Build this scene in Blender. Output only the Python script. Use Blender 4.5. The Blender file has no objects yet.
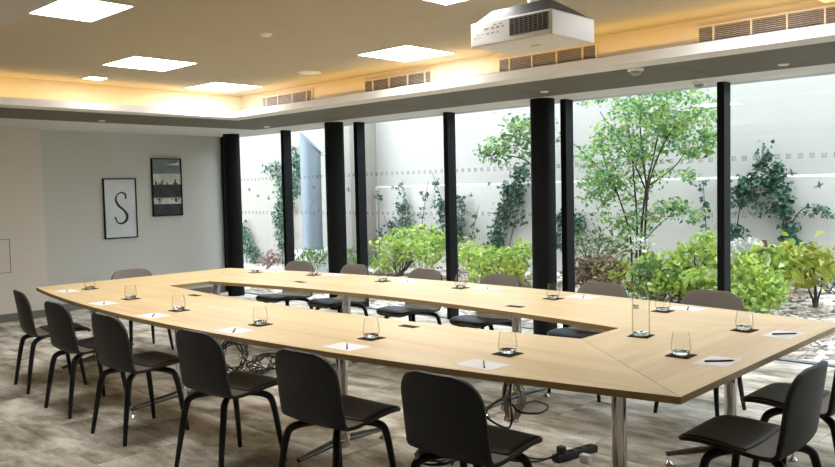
import bpy, math, random
from mathutils import Vector, Matrix, noise
C = bpy.context.scene.collection
PI = math.pi
rnd = random.Random(7)

# ------------------------------------------------------------------ camera
F_PX, YAW, PITCH, ROLL, EYE = 798.155, 0.758425, 0.0548799, -0.0223587, 1.55
CW, CH = 835, 467
fw = Vector((-math.sin(YAW) * math.cos(PITCH), math.cos(YAW) * math.cos(PITCH), -math.sin(PITCH)))
r0 = Vector((math.cos(YAW), math.sin(YAW), 0)); u0 = r0.cross(fw)
rt = math.cos(ROLL) * r0 + math.sin(ROLL) * u0
up = -math.sin(ROLL) * r0 + math.cos(ROLL) * u0
cd = bpy.data.cameras.new('camera'); cam = bpy.data.objects.new('camera', cd); C.objects.link(cam)
cam.matrix_world = Matrix(((rt.x, up.x, -fw.x, 0), (rt.y, up.y, -fw.y, 0), (rt.z, up.z, -fw.z, EYE), (0, 0, 0, 1)))
cd.sensor_fit = 'HORIZONTAL'; cd.sensor_width = 36; cd.lens = 36 * F_PX / CW; cd.clip_start = 0.05; cd.clip_end = 200
bpy.context.scene.camera = cam

def ray(px, py): return (px - CW / 2) / F_PX * rt - (py - CH / 2) / F_PX * up + fw
def at(px, py, y):
    d = ray(px, py); return Vector((0, 0, EYE)) + d * (y / d.y)
def scale_at(p): return (p - Vector((0, 0, EYE))).dot(fw) / F_PX    # metres per pixel

# ------------------------------------------------------------------ materials
def newmat(name):
    m = bpy.data.materials.new(name); m.use_nodes = True
    return m, m.node_tree.nodes, m.node_tree.links, m.node_tree.nodes['Principled BSDF']
def N(ns, t, **kw):
    n = ns.new(t)
    for k, v in kw.items(): setattr(n, k, v)
    return n
def ramp(ns, stops):
    r = ns.new('ShaderNodeValToRGB'); e = r.color_ramp.elements
    while len(e) < len(stops): e.new(0.5)
    for i, (p, c) in enumerate(stops): e[i].position = p; e[i].color = (*c, 1)
    return r
def coords(ns, ls, scale=(1, 1, 1), out='Object'):
    tc = ns.new('ShaderNodeTexCoord'); mp = ns.new('ShaderNodeMapping'); mp.inputs['Scale'].default_value = scale
    ls.new(tc.outputs[out], mp.inputs['Vector']); return mp.outputs['Vector']

def plain(name, col, rough=0.5, metal=0.0, var=0.06, sc=6.0, spec=0.5, bump=0.0):
    m, ns, ls, b = newmat(name)
    v = coords(ns, ls)
    n = N(ns, 'ShaderNodeTexNoise'); n.inputs['Scale'].default_value = sc; n.inputs['Detail'].default_value = 4
    ls.new(v, n.inputs['Vector'])
    r = ramp(ns, [(0.3, [c * (1 - var) for c in col]), (0.7, [min(1, c * (1 + var)) for c in col])])
    ls.new(n.outputs['Fac'], r.inputs['Fac']); ls.new(r.outputs['Color'], b.inputs['Base Color'])
    b.inputs['Roughness'].default_value = rough; b.inputs['Metallic'].default_value = metal
    b.inputs['Specular IOR Level'].default_value = spec
    if bump:
        bp = N(ns, 'ShaderNodeBump'); bp.inputs['Strength'].default_value = bump; bp.inputs['Distance'].default_value = 0.005
        n2 = N(ns, 'ShaderNodeTexNoise'); n2.inputs['Scale'].default_value = sc * 12; ls.new(v, n2.inputs['Vector'])
        ls.new(n2.outputs['Fac'], bp.inputs['Height']); ls.new(bp.outputs['Normal'], b.inputs['Normal'])
    return m

def emit(name, col, s):
    m, ns, ls, b = newmat(name); ns.remove(b)
    e = ns.new('ShaderNodeEmission'); e.inputs['Color'].default_value = (*col, 1); e.inputs['Strength'].default_value = s
    ls.new(e.outputs[0], ns['Material Output'].inputs['Surface']); return m

def wood(name, axis, c1, c2):
    m, ns, ls, b = newmat(name)
    s = (1.2, 26, 6) if axis == 'x' else (26, 1.2, 6)
    v = coords(ns, ls, s)
    n = N(ns, 'ShaderNodeTexNoise'); n.inputs['Scale'].default_value = 1; n.inputs['Detail'].default_value = 8; n.inputs['Roughness'].default_value = 0.6
    ls.new(v, n.inputs['Vector'])
    v2 = coords(ns, ls, (0.35, 5, 1) if axis == 'x' else (5, 0.35, 1))
    n2 = N(ns, 'ShaderNodeTexNoise'); n2.inputs['Scale'].default_value = 1; n2.inputs['Detail'].default_value = 3; n2.inputs['Distortion'].default_value = 0.6
    ls.new(v2, n2.inputs['Vector'])
    mx = N(ns, 'ShaderNodeMath', operation='ADD'); m2 = N(ns, 'ShaderNodeMath', operation='MULTIPLY'); m2.inputs[1].default_value = 0.5
    ls.new(n.outputs['Fac'], mx.inputs[0]); ls.new(n2.outputs['Fac'], mx.inputs[1]); ls.new(mx.outputs[0], m2.inputs[0])
    r = ramp(ns, [(0.34, c2), (0.62, c1)])
    ls.new(m2.outputs[0], r.inputs['Fac']); ls.new(r.outputs['Color'], b.inputs['Base Color'])
    b.inputs['Roughness'].default_value = 0.42; b.inputs['Specular IOR Level'].default_value = 0.35
    return m

def leafmat(name, cols, rough=0.45, trans=0.35):
    m, ns, ls, b = newmat(name)
    g = ns.new('ShaderNodeNewGeometry')
    r = ramp(ns, [(i / max(1, len(cols) - 1), c) for i, c in enumerate(cols)])
    ls.new(g.outputs['Random Per Island'], r.inputs['Fac']); ls.new(r.outputs['Color'], b.inputs['Base Color'])
    b.inputs['Roughness'].default_value = rough
    t = ns.new('ShaderNodeBsdfTranslucent'); ls.new(r.outputs['Color'], t.inputs['Color'])
    mx = ns.new('ShaderNodeMixShader'); mx.inputs[0].default_value = trans
    ls.new(b.outputs[0], mx.inputs[1]); ls.new(t.outputs[0], mx.inputs[2])
    ls.new(mx.outputs[0], ns['Material Output'].inputs['Surface'])
    return m

def carpet_mat():
    m, ns, ls, b = newmat('carpet')
    tc = ns.new('ShaderNodeTexCoord'); mp = ns.new('ShaderNodeMapping'); mp.inputs['Rotation'].default_value = (0, 0, 0)
    ls.new(tc.outputs['Object'], mp.inputs['Vector'])
    br = N(ns, 'ShaderNodeTexBrick'); br.offset = 0.5; br.inputs['Scale'].default_value = 1
    br.inputs['Brick Width'].default_value = 1.0; br.inputs['Row Height'].default_value = 0.5
    br.inputs['Mortar Size'].default_value = 0.003; br.inputs['Color1'].default_value = (0, 0, 0, 1); br.inputs['Color2'].default_value = (1, 1, 1, 1)
    br.inputs['Mortar'].default_value = (0.5, 0.5, 0.5, 1)
    ls.new(mp.outputs[0], br.inputs['Vector'])
    # cloudy mottling, shifted from plank to plank so that it breaks at the joints
    ad = N(ns, 'ShaderNodeVectorMath', operation='ADD'); sc = N(ns, 'ShaderNodeVectorMath', operation='SCALE'); sc.inputs['Scale'].default_value = 7.0
    ls.new(br.outputs['Color'], sc.inputs[0]); ls.new(mp.outputs[0], ad.inputs[0]); ls.new(sc.outputs[0], ad.inputs[1])
    st = N(ns, 'ShaderNodeMapping'); st.inputs['Scale'].default_value = (1.1, 2.6, 1); ls.new(ad.outputs[0], st.inputs['Vector'])
    n1 = N(ns, 'ShaderNodeTexNoise'); n1.inputs['Scale'].default_value = 1.9; n1.inputs['Detail'].default_value = 9; n1.inputs['Roughness'].default_value = 0.62
    ls.new(st.outputs[0], n1.inputs['Vector'])
    n2 = N(ns, 'ShaderNodeTexNoise'); n2.inputs['Scale'].default_value = 130; n2.inputs['Detail'].default_value = 3; ls.new(mp.outputs[0], n2.inputs['Vector'])
    r1 = ramp(ns, [(0.32, (0.22, 0.185, 0.135)), (0.44, (0.46, 0.41, 0.325)), (0.55, (0.72, 0.675, 0.58)), (0.67, (0.90, 0.87, 0.79))])
    ls.new(n1.outputs['Fac'], r1.inputs['Fac'])
    r2 = ramp(ns, [(0.36, (0.6, 0.6, 0.6)), (0.62, (1.15, 1.15, 1.15))]); ls.new(n2.outputs['Fac'], r2.inputs['Fac'])
    mu = N(ns, 'ShaderNodeMix', data_type='RGBA', blend_type='MULTIPLY'); mu.inputs[0].default_value = 0.8
    ls.new(r1.outputs['Color'], mu.inputs[6]); ls.new(r2.outputs['Color'], mu.inputs[7])
    dk = N(ns, 'ShaderNodeMix', data_type='RGBA', blend_type='MULTIPLY'); ls.new(br.outputs['Fac'], dk.inputs[0])
    ls.new(mu.outputs[2], dk.inputs[6]); dk.inputs[7].default_value = (0.72, 0.7, 0.66, 1)
    ls.new(dk.outputs[2], b.inputs['Base Color'])
    b.inputs['Roughness'].default_value = 0.95; b.inputs['Specular IOR Level'].default_value = 0.1
    bp = N(ns, 'ShaderNodeBump'); bp.inputs['Strength'].default_value = 0.5; bp.inputs['Distance'].default_value = 0.006
    ls.new(n2.outputs['Fac'], bp.inputs['Height']); ls.new(bp.outputs['Normal'], b.inputs['Normal'])
    return m

def wallpaper_mat(name, col):
    m, ns, ls, b = newmat(name)
    v = coords(ns, ls, (0.6, 0.6, 1))
    w = N(ns, 'ShaderNodeTexWave', wave_type='BANDS', bands_direction='Z'); w.inputs['Scale'].default_value = 9.0
    w.inputs['Distortion'].default_value = 1.2; w.inputs['Detail'].default_value = 3; w.inputs['Detail Scale'].default_value = 1.5
    ls.new(v, w.inputs['Vector'])
    r = ramp(ns, [(0.0, [c * 0.965 for c in col]), (0.55, col), (1.0, [c * 1.02 for c in col])])
    ls.new(w.outputs['Fac'], r.inputs['Fac']); ls.new(r.outputs['Color'], b.inputs['Base Color'])
    b.inputs['Roughness'].default_value = 0.8; b.inputs['Specular IOR Level'].default_value = 0.2
    return m

def gravel_mat():
    m, ns, ls, b = newmat('gravel')
    v = coords(ns, ls)
    vo = N(ns, 'ShaderNodeTexVoronoi'); vo.inputs['Scale'].default_value = 16; vo.inputs['Randomness'].default_value = 1; ls.new(v, vo.inputs['Vector'])
    n = N(ns, 'ShaderNodeTexNoise'); n.inputs['Scale'].default_value = 1.3; n.inputs['Detail'].default_value = 5; ls.new(v, n.inputs['Vector'])
    sp = N(ns, 'ShaderNodeSeparateColor'); ls.new(vo.outputs['Color'], sp.inputs[0])
    r = ramp(ns, [(0.0, (0.16, 0.12, 0.09)), (0.3, (0.42, 0.35, 0.29)), (0.6, (0.66, 0.60, 0.54)), (1.0, (0.85, 0.81, 0.77))]); ls.new(sp.outputs[0], r.inputs['Fac'])
    r2 = ramp(ns, [(0.36, (0.35, 0.27, 0.19)), (0.55, (1, 1, 1))]); ls.new(n.outputs['Fac'], r2.inputs['Fac'])
    mu = N(ns, 'ShaderNodeMix', data_type='RGBA', blend_type='MULTIPLY'); mu.inputs[0].default_value = 1
    ls.new(r.outputs['Color'], mu.inputs[6]); ls.new(r2.outputs['Color'], mu.inputs[7]); ls.new(mu.outputs[2], b.inputs['Base Color'])
    b.inputs['Roughness'].default_value = 0.9
    bp = N(ns, 'ShaderNodeBump'); bp.inputs['Strength'].default_value = 1; bp.inputs['Distance'].default_value = 0.04; bp.invert = True
    ls.new(vo.outputs['Distance'], bp.inputs['Height']); ls.new(bp.outputs['Normal'], b.inputs['Normal'])
    return m

def facing(ns, ls, lo, hi):
    lw = ns.new('ShaderNodeLayerWeight'); lw.inputs['Blend'].default_value = 0.5
    p = N(ns, 'ShaderNodeMath', operation='POWER'); p.inputs[1].default_value = 4.0; ls.new(lw.outputs['Facing'], p.inputs[0])
    a = N(ns, 'ShaderNodeMath', operation='MULTIPLY_ADD'); a.inputs[1].default_value = hi; a.inputs[2].default_value = lo; ls.new(p.outputs[0], a.inputs[0])
    return a
def pane_mat():
    m, ns, ls, b = newmat('window_glass'); ns.remove(b)
    t = ns.new('ShaderNodeBsdfTransparent'); t.inputs['Color'].default_value = (0.97, 0.985, 0.98, 1)
    g = ns.new('ShaderNodeBsdfGlossy'); g.inputs['Roughness'].default_value = 0.0
    f = facing(ns, ls, 0.045, 0.8)
    mx = ns.new('ShaderNodeMixShader'); ls.new(f.outputs[0], mx.inputs[0]); ls.new(t.outputs[0], mx.inputs[1]); ls.new(g.outputs[0], mx.inputs[2])
    ls.new(mx.outputs[0], ns['Material Output'].inputs['Surface']); return m

def thin_glass_mat(name, tint=(0.994, 0.996, 0.994), edge=(0.62, 0.65, 0.64)):
    m, ns, ls, b = newmat(name); ns.remove(b)
    lw = ns.new('ShaderNodeLayerWeight'); lw.inputs['Blend'].default_value = 0.5
    r = ramp(ns, [(0.0, tint), (0.62, tint), (1.0, edge)]); ls.new(lw.outputs['Facing'], r.inputs['Fac'])  # darker rim colour stands in for refraction at the glass edges
    t = ns.new('ShaderNodeBsdfTransparent'); ls.new(r.outputs['Color'], t.inputs['Color'])
    g = ns.new('ShaderNodeBsdfGlossy'); g.inputs['Roughness'].default_value = 0.02
    f = facing(ns, ls, 0.025, 0.55)
    mx = ns.new('ShaderNodeMixShader'); ls.new(f.outputs[0], mx.inputs[0]); ls.new(t.outputs[0], mx.inputs[1]); ls.new(g.outputs[0], mx.inputs[2])
    ls.new(mx.outputs[0], ns['Material Output'].inputs['Surface']); return m

def frost_mat():
    m, ns, ls, b = newmat('frosted_decal')
    b.inputs['Base Color'].default_value = (0.42, 0.43, 0.43, 1); b.inputs['Roughness'].default_value = 0.7
    t = ns.new('ShaderNodeBsdfTransparent'); mx = ns.new('ShaderNodeMixShader'); mx.inputs[0].default_value = 0.27
    ls.new(t.outputs[0], mx.inputs[1]); ls.new(b.outputs[0], mx.inputs[2]); ls.new(mx.outputs[0], ns['Material Output'].inputs['Surface'])
    return m

M = dict(
    carpet=carpet_mat(), wall=wallpaper_mat('wallpaper_grey', (0.58, 0.575, 0.53)), wall_warm=wallpaper_mat('wallpaper_beige', (0.68, 0.62, 0.54)),
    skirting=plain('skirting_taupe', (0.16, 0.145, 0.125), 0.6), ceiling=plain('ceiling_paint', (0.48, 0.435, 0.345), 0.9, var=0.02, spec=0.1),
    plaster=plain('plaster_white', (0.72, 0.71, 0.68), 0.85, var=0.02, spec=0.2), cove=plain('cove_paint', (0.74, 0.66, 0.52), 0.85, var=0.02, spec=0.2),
    soffit=plain('soffit_taupe', (0.125, 0.110, 0.080), 0.7, var=0.07, sc=2.0), black=plain('frame_black', (0.005, 0.0055, 0.006), 0.6, spec=0.15),
    glass=pane_mat(), tumbler=thin_glass_mat('tumbler_glass'), carafe=thin_glass_mat('carafe_glass', (0.993, 0.996, 0.995), (0.25, 0.31, 0.29)), frost=frost_mat(), bird=plain('bird_film', (0.36, 0.37, 0.37), 0.7),
    oak_long=wood('oak_grain_long', 'x', (0.77, 0.60, 0.33), (0.63, 0.45, 0.22)), oak_short=wood('oak_grain_short', 'y', (0.77, 0.60, 0.33), (0.63, 0.45, 0.22)),
    edge=plain('oak_edge_shaded', (0.40, 0.28, 0.12), 0.5), footmetal=plain('foot_chrome_darkened', (0.16, 0.16, 0.165), 0.25, 1.0, var=0.02), chrome=plain('chrome', (0.75, 0.75, 0.76), 0.10, 1.0, var=0.02),  # oak edge carries painted shade; foot metal is chrome painted with dark reflections
    shell=plain('shell_taupe', (0.20, 0.18, 0.155), 0.45, spec=0.3, var=0.05, sc=3), shell_back=plain('shell_anthracite', (0.036, 0.038, 0.039), 0.5, var=0.05, sc=3, spec=0.25), seat_shade=plain('seat_shade_black', (0.025, 0.025, 0.026), 0.5, spec=0.3),
    leg=plain('leg_black', (0.013, 0.013, 0.014), 0.4, spec=0.35),
    coaster=plain('coaster_leather', (0.010, 0.0095, 0.0095), 0.7, spec=0.15), paper=plain('paper', (0.86, 0.86, 0.87), 0.8, var=0.01), pen=plain('pen_black', (0.03, 0.03, 0.035), 0.3),
    rubber=plain('rubber_black', (0.015, 0.015, 0.015), 0.6), cablewhite=plain('cable_grey', (0.42, 0.40, 0.37), 0.5),
    projwhite=plain('projector_white', (0.82, 0.81, 0.79), 0.45, var=0.02), projdark=plain('projector_dark', (0.05, 0.05, 0.055), 0.4), grille=plain('grille_metal', (0.42, 0.385, 0.385), 0.5),
    void=plain('opening_shade_dark', (0.03, 0.027, 0.025), 0.8), whiteplastic=plain('white_plastic', (0.78, 0.78, 0.76), 0.4, var=0.02), lens=plain('sensor_grey', (0.30, 0.30, 0.30), 0.3),
    panel=emit('panel_light', (1.0, 0.98, 0.97), 25.0),
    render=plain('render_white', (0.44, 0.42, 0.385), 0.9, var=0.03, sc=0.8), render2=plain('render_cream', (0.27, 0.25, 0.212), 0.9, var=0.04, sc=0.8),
    render3=plain('render_white_lightened', (0.53, 0.505, 0.465), 0.9, var=0.03, sc=0.8),  # upper render darkened, lower lightened to even out how daylight falls
    gravel=gravel_mat(), concrete=plain('concrete', (0.46, 0.47, 0.45), 0.9, var=0.12, sc=4), steel=plain('galvanised_steel', (0.14, 0.17, 0.195), 0.5, 0.1, var=0.06, sc=2),
    bark=plain('bark', (0.05, 0.04, 0.03), 0.9, var=0.3), asphalt=plain('facade', (0.5, 0.5, 0.5), 0.9),
    lime=leafmat('leaf_lime', [(0.161, 0.286, 0.03), (0.361, 0.494, 0.058), (0.552, 0.629, 0.136), (0.26, 0.438, 0.078), (0.6, 0.672, 0.36)]),
    yellowleaf=leafmat('leaf_yellow_green', [(0.279, 0.322, 0.031), (0.384, 0.384, 0.062), (0.217, 0.298, 0.037)]),
    mid=leafmat('leaf_mid', [(0.043, 0.108, 0.036), (0.101, 0.202, 0.05), (0.194, 0.302, 0.072), (0.072, 0.158, 0.065)]),
    treeleaf=leafmat('leaf_tree', [(0.061, 0.179, 0.085), (0.144, 0.325, 0.109), (0.36, 0.528, 0.109), (0.096, 0.253, 0.144), (0.48, 0.563, 0.133)]),
    ivy=leafmat('leaf_ivy', [(0.018, 0.055, 0.035), (0.04, 0.11, 0.07), (0.09, 0.18, 0.11), (0.03, 0.08, 0.055)], 0.35, 0.15),
    dry=leafmat('leaf_dry', [(0.084, 0.049, 0.025), (0.196, 0.119, 0.063), (0.28, 0.21, 0.14), (0.14, 0.091, 0.042)]),
    pinkleaf=leafmat('leaf_pink', [(0.28, 0.182, 0.168), (0.175, 0.098, 0.084), (0.385, 0.315, 0.294)]),
    petal=leafmat('petal_white', [(0.64, 0.64, 0.608), (0.576, 0.592, 0.56)]),
    ink=plain('ink_black', (0.03, 0.03, 0.03), 0.8), artgrey=plain('art_grey', (0.19, 0.21, 0.225), 0.7, var=0.25, sc=5), artdark=plain('art_dark', (0.02, 0.022, 0.024), 0.6, var=0.4, sc=8),
    artpaper=plain('art_paper', (0.62, 0.65, 0.66), 0.8, var=0.05, sc=4), artcream=plain('art_cream', (0.55, 0.55, 0.48), 0.8, var=0.2, sc=9), label=plain('label_grey', (0.25, 0.26, 0.25), 0.6),
)

# ------------------------------------------------------------------ mesh helpers
class MB:
    def __init__(s): s.v = []; s.f = []; s.mi = []; s.cur = 0
    def face(s, idx): s.f.append(idx); s.mi.append(s.cur)
    def box(s, x0, x1, y0, y1, z0, z1, mat=None):
        b = len(s.v); P = [(x0, y0, z0), (x1, y0, z0), (x1, y1, z0), (x0, y1, z0), (x0, y0, z1), (x1, y0, z1), (x1, y1, z1), (x0, y1, z1)]
        s.v += [mat @ Vector(p) if mat else Vector(p) for p in P]
        for q in ((0, 3, 2, 1), (4, 5, 6, 7), (0, 1, 5, 4), (1, 2, 6, 5), (2, 3, 7, 6), (3, 0, 4, 7)): s.face([b + i for i in q])
        return s
    def prism(s, pts, z0, z1, side_mat=None, mat=None):
        b = len(s.v); n = len(pts); T = (lambda p: mat @ Vector(p)) if mat else Vector
        s.v += [T((x, y, z0)) for x, y in pts] + [T((x, y, z1)) for x, y in pts]
        s.face([b + i for i in reversed(range(n))]); s.face([b + n + i for i in range(n)])
        k = s.cur
        if side_mat is not None: s.cur = side_mat
        for i in range(n): j = (i + 1) % n; s.face([b + i, b + j, b + n + j, b + n + i])
        s.cur = k; return s
    def tube(s, pts, rad, seg=8, cap=True, flat=1.0):
        pts = [Vector(p) for p in pts]; n = len(pts); R = rad if isinstance(rad, (list, tuple)) else [rad] * n
        b = len(s.v); up_ = None
        for i, p in enumerate(pts):
            t = (pts[min(i + 1, n - 1)] - pts[max(i - 1, 0)]).normalized()
            if up_ is None: up_ = Vector((0, 0, 1)) if abs(t.z) < 0.9 else Vector((1, 0, 0))
            a = t.cross(up_); a = a.normalized() if a.length > 1e-6 else Vector((1, 0, 0)); c = a.cross(t).normalized(); up_ = c
            for k in range(seg):
                th = 2 * PI * k / seg; s.v.append(p + a * math.cos(th) * R[i] + c * math.sin(th) * R[i] * flat)
        for i in range(n - 1):
            for k in range(seg):
                k2 = (k + 1) % seg; s.face([b + i * seg + k, b + i * seg + k2, b + (i + 1) * seg + k2, b + (i + 1) * seg + k])
        if cap: s.face([b + k for k in reversed(range(seg))]); s.face([b + (n - 1) * seg + k for k in range(seg)])
        return s
    def lathe(s, prof, seg=24, at=(0, 0, 0)):
        b = len(s.v); n = len(prof)
        for r, z in prof:
            for k in range(seg):
                th = 2 * PI * k / seg; s.v.append(Vector((at[0] + r * math.cos(th), at[1] + r * math.sin(th), at[2] + z)))
        for i in range(n - 1):
            for k in range(seg):
                k2 = (k + 1) % seg; s.face([b + i * seg + k, b + i * seg + k2, b + (i + 1) * seg + k2, b + (i + 1) * seg + k])
        if prof[0][0] > 1e-5: s.face([b + k for k in reversed(range(seg))])
        if prof[-1][0] > 1e-5: s.face([b + (n - 1) * seg + k for k in range(seg)])
        return s
    def build(s, name, mats, parent=None, smooth=None, bevel=0, loc=None):
        me = bpy.data.meshes.new(name); me.from_pydata([tuple(p) for p in s.v], [], s.f)
        for m in (mats if isinstance(mats, (list, tuple)) else [mats]): me.materials.append(m)
        me.polygons.foreach_set('material_index', s.mi)
        if smooth is not None:
            me.polygons.foreach_set('use_smooth', [True] * len(me.polygons)); me.set_sharp_from_angle(angle=math.radians(smooth))
        me.update()
        o = bpy.data.objects.new(name, me); C.objects.link(o)
        if parent: o.parent = parent
        if loc: o.location = loc
        if bevel:
            bv = o.modifiers.new('bevel', 'BEVEL'); bv.width = bevel; bv.segments = 2; bv.limit_method = 'ANGLE'
        return o

def spline(pts, n=8):
    P = [Vector(p) for p in pts]; P = [P[0] * 2 - P[1]] + P + [P[-1] * 2 - P[-2]]; out = []
    for i in range(1, len(P) - 2):
        for k in range(n):
            t = k / n; a, b, c, d = P[i - 1:i + 3]
            out.append(0.5 * ((2 * b) + (c - a) * t + (2 * a - 5 * b + 4 * c - d) * t * t + (3 * b - a - 3 * c + d) * t ** 3))
    out.append(P[-2]); return out
def lerpl(vals, n):
    out = []
    for i in range(n):
        t = i / (n - 1) * (len(vals) - 1); k = min(int(t), len(vals) - 2); out.append(vals[k] + (vals[k + 1] - vals[k]) * (t - k))
    return out

def tag(o, label=None, cat=None, group=None, kind=None):
    if label: o['label'] = label
    if cat: o['category'] = cat
    if group: o['group'] = group
    if kind: o['kind'] = kind
    return o
def empty(name, loc=(0, 0, 0), rz=0, **k):
    o = bpy.data.objects.new(name, None); C.objects.link(o); o.location = loc; o.rotation_euler = (0, 0, rz); o.empty_display_size = 0.1
    return tag(o, **k)
def struct(o, label=None, cat=None): return tag(o, label, cat, kind='structure')
def copy_tree(o, parent=None):
    c = o.copy(); C.objects.link(c)
    if parent: c.parent = parent
    for ch in list(o.children): copy_tree(ch, c)
    return c

# ------------------------------------------------------------------ the room
XL, XP, YW, ZC = -10.95, -10.65, 7.15, 2.45          # left wall, its projecting part, window line, perimeter ceiling
XR, YB, ZT = 2.6, -2.6, 2.75
struct(MB().box(XL - 0.2, XR + 0.2, YB - 0.2, YW + 0.1, -0.1, 0).build('floor', M['carpet']), 'mottled beige and grey carpet plank floor', 'floor')
struct(MB().box(XL - 0.2, XL, 4.2, YW + 0.1, 0, 3.0).build('wall_left', M['wall']), 'grey textured left wall behind the two framed pictures', 'wall')
struct(MB().box(XL - 0.2, XP, YB - 0.2, 4.2, 0, 3.0).build('wall_left', M['wall_warm']), 'beige projecting part of the left wall at the picture edge', 'wall')
struct(MB().box(XR, XR + 0.2, YB - 0.2, YW + 0.1, 0, 3.0).build('wall_right', M['artdark']), 'right wall of the meeting room', 'wall')
struct(MB().box(XL - 0.2, XR + 0.2, YB - 0.2, YB, 0, 3.0).build('wall_back', M['artdark']), 'wall behind the viewer', 'wall')
b = MB(); b.box(XL, XL + 0.014, 4.2, YW, 0, 0.10)
struct(b.build('baseboard_left', M['skirting']), 'taupe baseboard along the grey recessed wall', 'baseboard')
b = MB(); b.box(XP, XP + 0.014, YB, 4.2, 0, 0.10); b.box(XL + 0.014, XP + 0.014, 4.2, 4.214, 0, 0.10)
struct(b.build('baseboard_left', M['skirting']), 'taupe baseboard along the beige projecting wall', 'baseboard')
# access hatch flush in the projecting wall
t = empty('access_hatch', (XP, 3.44, 0.83), label='flush rectangular access hatch in the beige left wall', cat='hatch')
b = MB(); b.box(0.0, 0.004, -0.31, 0.31, -0.205, 0.205); b.build('hatch_panel', M['wall_warm'], t, bevel=0.001)
b = MB()
for q in ((-0.32, 0.32, -0.213, -0.206), (-0.32, 0.32, 0.206, 0.213), (-0.32, -0.312, -0.213, 0.213), (0.312, 0.32, -0.213, 0.213)): b.box(0, 0.003, *q)
b.build('hatch_frame', M['skirting'], t)

# ceiling: a raised tray with a lit cove, a plaster rim, a taupe soffit band, and plaster again at the walls
TX0, TX1, TY0, TY1 = -8.38, 1.2, 1.30, 5.75           # tray faces
LX0, LX1, LY0, LY1 = -8.13, 0.95, 1.58, 5.43           # rim of the light ledge
SX0, SX1, SY0, SY1 = -8.40, 1.22, 0.2, 5.68           # start of the soffit band
OX0, OX1, OY0, OY1 = -9.50, 2.1, -1.6, 6.73            # end of the soffit band
def ring(mb, outer, inner, z0, z1):
    (a0, a1, b0, b1), (c0, c1, d0, d1) = outer, inner
    mb.box(a0, a1, d1, b1, z0, z1); mb.box(a0, a1, b0, d0, z0, z1); mb.box(a0, c0, d0, d1, z0, z1); mb.box(c1, a1, d0, d1, z0, z1); return mb
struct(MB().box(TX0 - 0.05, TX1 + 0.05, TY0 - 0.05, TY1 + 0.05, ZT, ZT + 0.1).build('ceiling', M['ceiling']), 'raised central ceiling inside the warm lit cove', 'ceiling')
struct(ring(MB(), (XL - 0.2, XR + 0.2, YB - 0.2, YW + 0.1), (OX0, OX1, OY0, OY1), ZC, ZC + 0.12).build('ceiling', M['plaster']), 'pale plaster ceiling strip along the walls and windows', 'ceiling')
struct(ring(MB(), (OX0, OX1, OY0, OY1), (SX0, SX1, SY0, SY1), ZC - 0.0005, ZC + 0.12).build('ceiling', M['soffit']), 'dark taupe soffit band around the cove', 'ceiling')
b = ring(MB(), (SX0, SX1, SY0, SY1), (LX0, LX1, LY0, LY1), ZC, ZC + 0.012)
ring(b, (LX0 - 0.012, LX1 + 0.012, LY0 - 0.012, LY1 + 0.012), (LX0, LX1, LY0, LY1), ZC + 0.012, ZC + 0.072)
struct(b.build('trim_1', M['plaster']), 'white rim of the light cove ledge', 'trim')
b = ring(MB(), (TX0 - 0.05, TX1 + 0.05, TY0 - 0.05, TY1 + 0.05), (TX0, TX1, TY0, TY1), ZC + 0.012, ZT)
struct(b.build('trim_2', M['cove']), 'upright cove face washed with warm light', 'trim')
b = MB(); b.box(XL - 0.2, XR + 0.2, YB - 0.2, YW + 0.1, 2.95, 3.05)
struct(b.build('ceiling', M['asphalt']), 'roof slab over the room', 'ceiling')  # unseen slab, added to keep sky light from leaking in
struct(MB().box(-1.66, TX1, TY0, 5.62, 2.69, ZT).build('ceiling', M['plaster']), 'lower grey ceiling bulkhead above the right grille', 'ceiling')
# joints of the soffit panels are real gaps filled with a thin bead
b = MB()
for x in (-7.6, -6.0, -4.4, -2.8, -1.2): b.box(x - 0.003, x + 0.003, SY1, OY1, ZC - 0.0025, ZC - 0.0005)
struct(b.build('trim_3', M['soffit']), 'thin joint beads across the taupe soffit', 'trim')

# concealed cove lamps (warm LED tape lying in the ledge)
def area(name, loc, sx, sy, rot, col, power):
    l = bpy.data.lights.new(name, 'AREA'); l.shape = 'RECTANGLE'; l.size = sx; l.size_y = sy; l.color = col; l.energy = power
    o = bpy.data.objects.new(name, l); C.objects.link(o); o.location = loc; o.rotation_euler = rot; return o
WARM = (1.0, 0.62, 0.19)
COVE_W = 1.7
for (x, y, L, ax) in ((( LX0 + LX1) / 2, LY1 + 0.11, LX1 - LX0, 0), ((LX0 + LX1) / 2, LY0 - 0.11, LX1 - LX0, 0), (LX0 - 0.11, (LY0 + LY1) / 2, LY1 - LY0, 1), (LX1 + 0.11, (LY0 + LY1) / 2, LY1 - LY0, 1)):
    area('cove_lamp', (x, y, ZC + 0.035), L if ax == 0 else 0.03, 0.03 if ax == 0 else L, (PI, 0, 0), WARM, COVE_W * L)

# ------------------------------------------------------------------ ceiling lights and small fittings
def square_light(x, y, s, label):
    t = empty('ceiling_light', (x, y, ZT), label=label, cat='ceiling light', group='square ceiling lights')
    b = MB(); h = s / 2
    ring(b, (-h - 0.012, h + 0.012, -h - 0.012, h + 0.012), (-h, h, -h, h), -0.006, 0.0); b.build('light_frame', M['whiteplastic'], t)
    MB().box(-h, h, -h, h, -0.004, -0.0005).build('diffuser', M['panel'], t)
square_light(-5.10, 2.20, 0.60, 'square white ceiling light cut by the top edge at upper left')
square_light(-6.80, 3.68, 0.60, 'square white ceiling light at upper left, second from the top left corner')
square_light(-7.78, 5.10, 0.60, 'square white ceiling light in the far left cove corner, left of the first grille')
square_light(-4.94, 5.12, 0.60, 'square white ceiling light beside the second grille from the left')
square_light(-3.16, 3.67, 0.60, 'square white ceiling light barely entering the frame left of the projector')
square_light(-7.95, 3.70, 0.18, 'small square white ceiling light near the left cove edge')
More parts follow.
